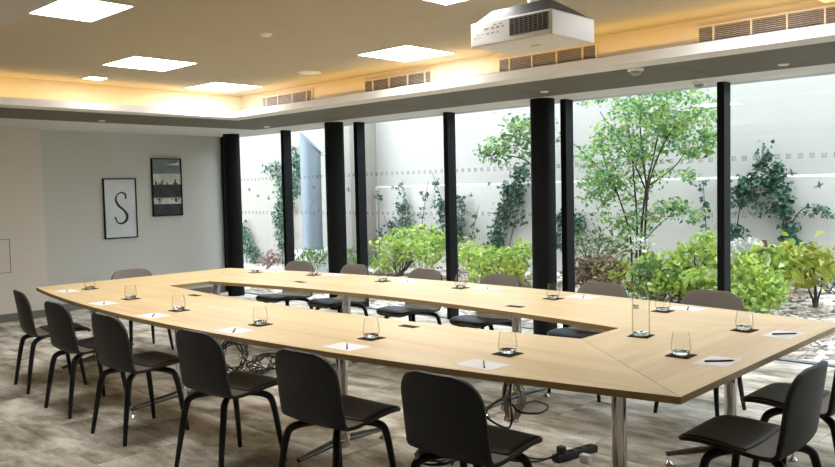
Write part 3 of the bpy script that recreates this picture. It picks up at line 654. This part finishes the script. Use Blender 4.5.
b = MB(); k = len(b.v); b.v += [Vector(p) for p in ((0.0232, -0.02, 0.335), (0.0232, w - 0.02, 0.325), (0.0232, w - 0.02, 0.40), (0.0232, w - 0.06, 0.36))]; b.face([0, 1, 2, 3]); b.build('white_flash', M['artpaper'], t)
r = random.Random(4)
for q in range(8):
    y = r.uniform(-w + 0.02, w - 0.02); hh = r.uniform(0.02, 0.09); ww = r.uniform(0.01, 0.03); MB().box(0.0228, 0.0234, y - ww / 2, min(w, y + ww / 2), 0.04, 0.04 + hh).build('dark_figure', M['artdark'], t)
    y = r.uniform(-w + 0.02, w - 0.02); ww *= 0.8; MB().box(0.0228, 0.0234, y - ww / 2, min(w, y + ww / 2), -0.165 - hh, -0.165).build('dark_figure', M['artdark'], t)

# ------------------------------------------------------------------ courtyard
def gz(x, y): return 0.02 + 0.20 * max(0, min(1, (x + 15) / 10)) * max(0, min(1, (y - 7.4) / 2.6))
b = MB(); nx, ny = 90, 24
for j in range(ny + 1):
    for i in range(nx + 1):
        x = -19 + 23 * i / nx; y = 7.23 + 3.97 * j / ny
        b.v.append(Vector((x, y, gz(x, y) - 0.02 + 0.05 * noise.noise(Vector((x * 1.3, y * 1.3, 0))) * min(1, (y - 7.23) * 1.5))))
for j in range(ny):
    for i in range(nx): k = j * (nx + 1) + i; b.face([k, k + 1, k + nx + 2, k + nx + 1])
struct(b.build('ground', M['gravel'], smooth=60), 'gravel bed of the courtyard outside the windows', 'ground')
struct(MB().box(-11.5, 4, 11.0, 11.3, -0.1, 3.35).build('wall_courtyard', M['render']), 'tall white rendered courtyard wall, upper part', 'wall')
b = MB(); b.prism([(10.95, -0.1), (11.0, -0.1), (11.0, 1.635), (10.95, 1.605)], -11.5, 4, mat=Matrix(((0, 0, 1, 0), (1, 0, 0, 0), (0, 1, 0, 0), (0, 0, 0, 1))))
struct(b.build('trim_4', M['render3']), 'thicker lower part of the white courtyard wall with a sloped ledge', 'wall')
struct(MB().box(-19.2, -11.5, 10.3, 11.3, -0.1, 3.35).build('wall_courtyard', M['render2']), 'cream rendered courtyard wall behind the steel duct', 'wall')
struct(MB().box(-19.2, -19.0, 7.2, 10.3, -0.1, 3.35).build('wall_courtyard', M['render2']), 'end wall of the courtyard', 'wall')

# steel vent cowl on its plinth
PLX, PLY = -11.65, 9.45
t = empty('vent_duct', (PLX, PLY, 0.48), label='thick galvanised steel vent duct with a slanted top on a concrete plinth', cat='duct')
b = MB(); seg = 40; rr = 0.19; k = len(b.v)
for a in range(seg):
    th = 2 * PI * a / seg; c, s = math.cos(th), math.sin(th); b.v.append(Vector((rr * c, rr * s, 0)))
for a in range(seg):
    th = 2 * PI * a / seg; c, s = math.cos(th), math.sin(th); b.v.append(Vector((rr * c, rr * s, 1.99 - 0.19 * (c * 0.726 + s * 0.687))))
for a in range(seg): b.face([a, (a + 1) % seg, seg + (a + 1) % seg, seg + a])
b.face([seg + a for a in range(seg)]); b.build('duct_pipe', M['steel'], t, smooth=40)
b = MB(); pts = []
for a in range(seg + 1):
    th = 2 * PI * a / seg; c, s = math.cos(th), math.sin(th); pts.append((rr * 1.01 * c, rr * 1.01 * s, 1.99 - 0.19 * (c * 0.726 + s * 0.687)))
b.tube(pts, 0.02, 6, cap=False); b.build('top_rim', M['steel'], t, smooth=60)
MB().lathe([(0.205, 0.0), (0.205, 0.04)], 32).build('base_flange', M['steel'], t, smooth=40)
MB().lathe([(0.194, 0.95), (0.194, 0.99)], 32).build('joint_band', M['steel'], t, smooth=40)
MB().box(0.10, 0.22, 0.10, 0.20, 1.74, 1.80).build('wall_bracket', M['concrete'], t)
tag(MB().lathe([(0.07, 0.0), (0.07, 2.0), (0.05, 2.04), (0.0, 2.05)], 24).build('vent_pipe', M['steel'], smooth=40, loc=(PLX + 0.24, PLY + 0.24, 0.48)), 'slimmer steel pipe standing just right of the thick duct', 'pipe')
tag(MB().box(-0.22, 0.36, -0.35, 0.45, -0.02, 0.48).build('plinth', M['concrete'], bevel=0.02, loc=(PLX, PLY, 0)), 'grey concrete plinth carrying the steel ducts', 'plinth')

# ---- plants
def leaf(b, p, n, s, asp=0.6, droop=0.2):
    n = n.normalized(); a = n.cross(Vector((rnd.uniform(-1, 1), rnd.uniform(-1, 1), rnd.uniform(-1, 1)))); a = a.normalized() if a.length > 1e-4 else Vector((1, 0, 0)); c = n.cross(a)
    k = len(b.v); w = s * asp * 0.5
    b.v += [p - a * s * 0.5, p - a * s * 0.1 + c * w + n * s * 0.06, p + a * s * 0.5 - n * s * droop, p - a * s * 0.1 - c * w + n * s * 0.06]
    b.face([k, k + 1, k + 2]); b.face([k, k + 2, k + 3])
def cloud(b, blobs, size, n_scale=1.0, asp=0.6, cl=9, upb=0.5, ymax=10.9, yflat=None, sub=0.22):
    """blobs: (px, py, rx_px, ry_px, y, count) - soft leaf clumps; clusters inside each clump leave gaps"""
    for (px, py, rx, ry, y, cnt) in blobs:
        c = at(px, py, y); m = scale_at(c); RX, RZ = rx * m, ry * m; RY = yflat if yflat else min(RX, RZ) * 0.8 + 0.05
        ks = max(3, int(cnt * n_scale / cl)); 
        for _ in range(ks):
            while True:
                q = Vector((rnd.uniform(-1, 1), rnd.uniform(-1, 1), rnd.uniform(-1, 1)))
                if q.length <= 1: break
            cc = c + Vector((q.x * RX, q.y * RY, q.z * RZ)); sp = min(RX, RZ) * sub + size * 0.6
            for _ in range(cl):
                p = cc + Vector((rnd.gauss(0, sp), rnd.gauss(0, min(sp, RY * 0.6)), rnd.gauss(0, sp * 0.7)))
                p.y = min(p.y, ymax - 0.045 - rnd.random() * 0.03); p.z = max(p.z, gz(p.x, p.y) + 0.01)
                leaf(b, p, Vector((rnd.gauss(0, 0.6), rnd.gauss(-0.25, 0.6), rnd.gauss(upb, 0.5))), size * rnd.uniform(0.6, 1.35), asp)
    return b
def stems(parent, lines, mat='bark', seg=6, name='stem', one=True):
    b = MB()
    for pts, r0_, r1_ in lines:
        P = spline(pts, 5); b.tube(P, lerpl([r0_, r1_], len(P)), seg)
    b.build(name, M[mat], parent, smooth=60)
def world(o): return o
def plant(name, label, cat, base, group=None): return empty(name, base, label=label, cat=cat, group=group)
def child_local(mb, base):
    mb.v = [v - Vector(base) for v in mb.v]; return mb
def make_plant(name, label, cat, basepx, y, blobs, size, mat, stem_lines=(), group=None, extra=(), flowers=None, **kw):
    bp = at(basepx[0], basepx[1], y); bp.z = gz(bp.x, bp.y); base = (bp.x, bp.y, bp.z)
    t = plant(name, label, cat, base, group)
    b = cloud(MB(), blobs, size, **kw); child_local(b, base).build('foliage', M[mat], t)
    for bl, sz, mt in extra:
        b = cloud(MB(), bl, sz, **kw); child_local(b, base).build('foliage', M[mt], t)
    b = MB()
    if not stem_lines:
        for (px, py, rx, ry, yy, cnt) in blobs:
            for q in range(3):
                c = at(px + rnd.uniform(-0.5, 0.5) * rx, py + rnd.uniform(-0.3, 0.3) * ry, yy)
                P = spline([bp + Vector((rnd.uniform(-0.06, 0.06), rnd.uniform(-0.04, 0.04), -0.01)), (bp + c) / 2 + Vector((rnd.uniform(-0.06, 0.06), 0, 0.05)), c], 4); b.tube(P, lerpl([0.009, 0.004], len(P)), 5)
    for pts, ra, rb in stem_lines:
        P = spline([at(*p) if len(p) == 3 else p for p in pts], 5); P[0].z = min(P[0].z, bp.z) if pts[0][1] > 245 else P[0].z
        b.tube(P, lerpl([ra, rb], len(P)), 7)
    child_local(b, base).build('stem', M['bark'], t, smooth=60)
    if flowers:
        for fpx, fpy, fr in flowers:
            b = cloud(MB(), [(fpx, fpy, fr, fr * 0.6, y - 0.25, 60)], 0.045, asp=0.9, sub=0.4); child_local(b, base).build('flower_head', M['petal'], t)
    return t
Y1 = 9.7
make_plant('courtyard_tree', 'tall multi stemmed tree with fine green leaves right of the middle column', 'tree', (640, 275), Y1,
    [(612, 160, 30, 34, Y1, 520), (600, 185, 20, 22, Y1, 260), (645, 118, 34, 30, Y1, 560), (640, 165, 34, 30, Y1, 330), (676, 112, 30, 28, Y1 - 0.2, 520), (700, 128, 20, 30, Y1 - 0.3, 330), (625, 205, 28, 30, Y1, 330), (660, 205, 26, 18, Y1, 150), (655, 140, 36, 24, Y1, 240),
     (690, 160, 10, 26, Y1 - 0.3, 110), (604, 96, 14, 8, Y1 - 0.2, 50), (580, 100, 8, 7, Y1, 24), (660, 88, 26, 12, Y1 - 0.1, 220), (640, 240, 20, 26, Y1, 150), (683, 215, 16, 12, Y1, 60)], 0.066, 'treeleaf',
    [([(640, 275, Y1), (641, 235, Y1), (646, 190, Y1), (655, 150, Y1), (664, 100, Y1)], 0.021, 0.006), ([(643, 275, Y1), (645, 230, Y1), (650, 180, Y1), (672, 130, Y1 - 0.2), (700, 112, Y1 - 0.3)], 0.019, 0.005),
     ([(632, 275, Y1), (630, 235, Y1), (618, 195, Y1), (606, 165, Y1), (598, 140, Y1)], 0.016, 0.005), ([(636, 275, Y1), (637, 225, Y1), (634, 180, Y1), (630, 140, Y1), (622, 108, Y1), (606, 92, Y1)], 0.015, 0.004),
     ([(618, 195, Y1), (596, 165, Y1), (576, 146, Y1), (560, 134, Y1)], 0.010, 0.004), ([(646, 190, Y1), (632, 160, Y1), (612, 130, Y1), (600, 112, Y1)], 0.012, 0.004), ([(650, 185, Y1), (676, 165, Y1), (692, 140, Y1 - 0.2)], 0.010, 0.004), ([(645, 240, Y1), (662, 222, Y1), (684, 210, Y1)], 0.008, 0.003), ([(648, 200, Y1), (640, 120, Y1), (650, 85, Y1)], 0.014, 0.004)],
    asp=0.55, cl=22, sub=0.10, n_scale=1.6)
Y2 = 10.2
make_plant('courtyard_tree', 'slim tree behind the middle column, only its pale leafy left branch in view', 'tree', (541, 275), Y2,
    [(497, 152, 13, 13, Y2, 190), (515, 135, 13, 17, Y2, 190), (524, 150, 10, 10, Y2, 100), (489, 152, 5, 6, Y2, 30), (535, 125, 14, 16, Y2, 150), (556, 140, 12, 10, Y2, 40)], 0.085, 'mid',
    [([(541, 275, Y2), (542, 220, Y2), (540, 160, Y2), (538, 120, Y2)], 0.035, 0.012), ([(541, 175, Y2), (525, 160, Y2), (505, 155, Y2), (490, 152, Y2)], 0.014, 0.004), ([(540, 150, Y2), (525, 138, Y2), (515, 125, Y2)], 0.01, 0.004)],
    extra=[([(500, 146, 12, 10, Y2 - 0.1, 60), (518, 132, 11, 13, Y2 - 0.1, 70)], 0.085, 'treeleaf')], asp=0.5, cl=10, sub=0.2)
YI = 10.84
def ivy(label, basepx, blobs, lines, y=YI, ymax=10.92, size=0.06, mat='ivy'):
    return make_plant('climbing_ivy', label, 'ivy', basepx, y, blobs, size, mat, lines, 'ivy on the courtyard walls', asp=0.85, cl=8, upb=0.1, ymax=ymax, yflat=0.07, sub=0.14, n_scale=1.9)
def vl(*p, y=YI): return ([(a, c, y) for a, c in p], 0.010, 0.004)
YL = 10.18
ivy('dark ivy climbing the cream wall behind the left thin mullion', (283, 262), [(284, 190, 12, 26, YL, 230), (281, 225, 11, 26, YL, 220), (275, 172, 9, 10, YL, 50), (297, 178, 9, 26, YL, 180), (294, 158, 6, 12, YL, 50), (268, 168, 6, 5, YL, 18), (281, 250, 10, 12, YL, 60)],
    [vl((283, 264), (282, 220), (286, 180), (292, 150), y=YL), vl((284, 200), (276, 175), (265, 165), y=YL)], YL, 10.29)
ivy('dark ivy low on the cream wall beside the left corner column', (245, 262), [(247, 244, 7, 15, YL, 110), (253, 256, 8, 8, YL, 70), (244, 228, 4, 10, YL, 40)], [vl((247, 264), (246, 240), (244, 222), y=YL)], YL, 10.29)
ivy('dark ivy mound with a thin spire on the white wall between second column and mullion', (402, 262), [(402, 240, 17, 18, YI, 230), (403, 214, 9, 12, YI, 90), (403, 195, 5, 14, YI, 28), (392, 225, 7, 9, YI, 30)], [vl((403, 262), (402, 220), (404, 195), (402, 179)), vl((398, 262), (390, 235), (384, 215))])
ivy('thin straggling vine on the white wall left of the ivy mound', (380, 262), [(379, 205, 2, 18, YI, 16), (380, 235, 2, 16, YI, 14)], [vl((381, 264), (379, 230), (379, 188))])
ivy('sparse leaning vine on the white wall right of the ivy mound', (420, 258), [(422, 225, 3, 24, YI, 40), (425, 195, 2, 10, YI, 14)], [vl((419, 262), (422, 225), (428, 182))])
ivy('dark ivy climbing behind the third thin mullion', (445, 262), [(444, 222, 9, 24, YI, 150), (461, 218, 6, 24, YI, 110), (434, 232, 6, 12, YI, 50), (436, 195, 3, 18, YI, 26), (452, 235, 14, 14, YI, 100)], [vl((447, 262), (446, 220), (440, 195), (432, 172)), vl((458, 262), (461, 225), (463, 196))])
ivy('single thin leaning vine between the third mullion and the long ivy', (470, 262), [(474, 228, 3, 16, YI, 24)], [vl((468, 255), (472, 235), (479, 205))])
ivy('long diagonal band of ivy rising to the middle column', (494, 262), [(497, 237, 8, 16, YI, 150), (504, 215, 9, 14, YI, 160), (513, 193, 9, 14, YI, 170), (521, 176, 8, 12, YI, 130), (519, 210, 7, 16, YI, 50), (490, 250, 6, 8, YI, 50), (508, 188, 9, 5, YI, 24)],
    [vl((492, 262), (502, 222), (514, 192), (524, 165)), vl((506, 262), (514, 225), (522, 190))])
ivy('low dark ivy seen just right of the middle column', (572, 255), [(562, 220, 7, 12, YI, 60), (578, 224, 9, 11, YI, 120), (558, 240, 6, 10, YI, 50)], [vl((570, 258), (574, 235), (580, 214))])
ivy('thin knotted vine on the wall left of the right mullion', (710, 262), [(704, 190, 2, 16, YI, 18), (706, 220, 2, 20, YI, 22)], [vl((709, 262), (706, 225), (703, 180))])
ivy('broad dark ivy spreading over the wall at the right', (790, 275), [(742, 192, 9, 18, YI, 150), (734, 235, 7, 14, YI, 70), (752, 182, 8, 12, YI, 70), (762, 162, 8, 11, YI, 70), (774, 180, 11, 13, YI, 150), (783, 205, 7, 16, YI, 110), (790, 232, 7, 14, YI, 90), (798, 250, 7, 10, YI, 60), (763, 151, 5, 6, YI, 16), (808, 257, 7, 6, YI, 40), (815, 210, 12, 4, YI, 20), (766, 205, 6, 12, YI, 26), (828, 214, 4, 6, YI, 8), (757, 208, 5, 12, YI, 18), (778, 165, 6, 5, YI, 14)],
    [vl((798, 275), (790, 235), (778, 195), (762, 150)), vl((738, 275), (738, 220), (748, 185), (764, 160)), vl((790, 225), (805, 208), (830, 212)), vl((795, 245), (812, 262), (830, 268))])

def shrub(label, basepx, y, blobs, size, mat, **kw): return make_plant('garden_shrub', label, 'shrub', basepx, y, blobs, size, mat, group='shrubs in the courtyard bed', **kw)
shrub('lime green shrub low behind the second pair of far chairs', (400, 285), 9.6, [(395, 250, 16, 18, 9.7, 200), (412, 240, 18, 14, 9.8, 200), (428, 252, 18, 16, 9.6, 220), (385, 262, 10, 9, 9.6, 90), (440, 240, 10, 10, 9.8, 80)], 0.085, 'lime', asp=0.6, cl=10, n_scale=1.9, sub=0.16)
shrub('lime green shrub between third mullion and middle column', (490, 290), 9.5, [(468, 255, 14, 12, 9.6, 140), (490, 260, 20, 14, 9.4, 260), (515, 262, 16, 14, 9.4, 190), (480, 272, 18, 9, 9.2, 120), (522, 248, 10, 8, 9.6, 70)], 0.085, 'lime', asp=0.6, cl=10, n_scale=1.9, sub=0.16, extra=[([(505, 275, 26, 10, 9.0, 140)], 0.10, 'yellowleaf')])
shrub('feathery green shrub at the foot of the tree, left of it', (590, 285), 9.6, [(580, 245, 12, 14, 9.7, 130), (598, 243, 16, 16, 9.7, 210), (614, 252, 12, 12, 9.5, 110)], 0.075, 'mid', asp=0.35, cl=9)
shrub('withered brown shrub at the foot of the tree', (592, 295), 9.2, [(592, 268, 18, 13, 9.2, 240), (612, 270, 14, 11, 9.1, 140), (580, 278, 10, 8, 9.0, 70), (606, 284, 18, 6, 8.8, 90)], 0.09, 'dry', asp=0.5, cl=9, n_scale=1.4, extra=[([(612, 275, 20, 10, 8.9, 50)], 0.11, 'yellowleaf')])
shrub('large leafy green hydrangea shrub between tree and right mullion', (690, 312), 8.9, [(652, 268, 14, 12, 9.0, 130), (682, 268, 18, 13, 9.0, 210), (708, 252, 8, 18, 9.1, 110), (700, 282, 18, 12, 8.7, 170), (668, 286, 18, 12, 8.7, 150), (640, 284, 10, 13, 8.9, 80), (690, 252, 12, 6, 9.1, 50)], 0.085, 'lime', asp=0.6, cl=10, n_scale=1.9, sub=0.16, flowers=[(641, 243, 7)], extra=[([(660, 280, 26, 20, 8.8, 130)], 0.11, 'mid')])
shrub('bright green leafy shrub right of the right mullion', (757, 318), 8.8, [(742, 266, 12, 14, 8.9, 150), (758, 284, 18, 15, 8.7, 230), (750, 300, 18, 10, 8.5, 150), (774, 296, 10, 10, 8.6, 70), (733, 292, 9, 16, 8.6, 90)], 0.085, 'lime', asp=0.6, cl=10, n_scale=1.9, sub=0.16, flowers=[(737, 245, 5), (750, 243, 5)])
shrub('broad leaved yellow green shrub behind the bright one', (775, 290), 9.6, [(775, 256, 12, 7, 9.6, 70), (782, 264, 9, 8, 9.5, 50), (766, 262, 9, 8, 9.5, 40)], 0.15, 'lime', asp=0.8, cl=5, extra=[([(782, 268, 10, 8, 9.5, 14), (772, 250, 12, 3, 9.6, 12)], 0.12, 'dry')])
shrub('small yellow green shrub with drooping leaves and bare stems at far right', (816, 302), 9.3, [(812, 264, 13, 8, 9.3, 70), (803, 272, 7, 9, 9.2, 30), (822, 272, 6, 9, 9.2, 26), (816, 254, 5, 6, 9.3, 14)], 0.17, 'yellowleaf', asp=0.45, cl=4, stem_lines=[([(816, 302, 9.3), (815, 285, 9.3), (813, 262, 9.3)], 0.022, 0.008), ([(817, 302, 9.3), (822, 285, 9.3), (822, 268, 9.3)], 0.012, 0.006), ([(814, 302, 9.3), (808, 287, 9.3), (806, 270, 9.3)], 0.012, 0.006)])
shrub('pinkish dry shrub low beside the left thin mullion', (268, 266), 9.4, [(268, 258, 9, 5, 9.4, 120)], 0.09, 'pinkleaf', asp=0.6, cl=6)
shrub('pale grassy tuft below the duct plinth', (312, 270), 8.7, [(315, 258, 16, 6, 8.7, 130), (300, 261, 8, 5, 8.6, 50)], 0.14, 'mid', asp=0.16, cl=8, upb=0.0)
shrub('pale grassy tuft between second column and its mullion', (352, 270), 9.2, [(352, 258, 9, 8, 9.2, 90), (365, 262, 8, 6, 9.2, 60)], 0.14, 'mid', asp=0.2, cl=8, upb=0.0)
shrub('small green shrub at the right picture edge', (832, 285), 10.2, [(830, 272, 9, 8, 10.2, 70), (798, 276, 8, 6, 10.3, 40)], 0.09, 'mid', asp=0.5, cl=7)
b = MB(); r = random.Random(21)
for _ in range(3800):
    x = r.uniform(-14, 0.5); y = r.uniform(7.6, 10.8)
    if (x < -10.6 and y > 8.8) or noise.noise(Vector((x * 0.7, y * 0.9, 3))) < -0.05: continue
    leaf(b, Vector((x, y, gz(x, y) + 0.012)), Vector((r.gauss(0, 0.4), r.gauss(0, 0.4), 1)), r.uniform(0.04, 0.10), 0.55, 0.1)
tag(b.build('leaf_litter', M['dry']), 'fallen brown leaves scattered over the gravel bed', 'leaf litter', kind='stuff')

# ------------------------------------------------------------------ light and colour
w = bpy.data.worlds.new('overcast_sky'); bpy.context.scene.world = w; w.use_nodes = True
bg = w.node_tree.nodes['Background']; bg.inputs['Color'].default_value = (0.80, 0.90, 1.0, 1); bg.inputs['Strength'].default_value = 6.6
vs = bpy.context.scene.view_settings
vs.view_transform = 'Standard'; vs.look = 'None'; vs.gamma = 1; vs.use_curve_mapping = False; vs.exposure = 0.08
cy = bpy.context.scene.cycles
cy.use_denoising = True; cy.max_bounces = 10; cy.diffuse_bounces = 5; cy.transparent_max_bounces = 24; cy.transmission_bounces = 10; cy.sample_clamp_indirect = 8
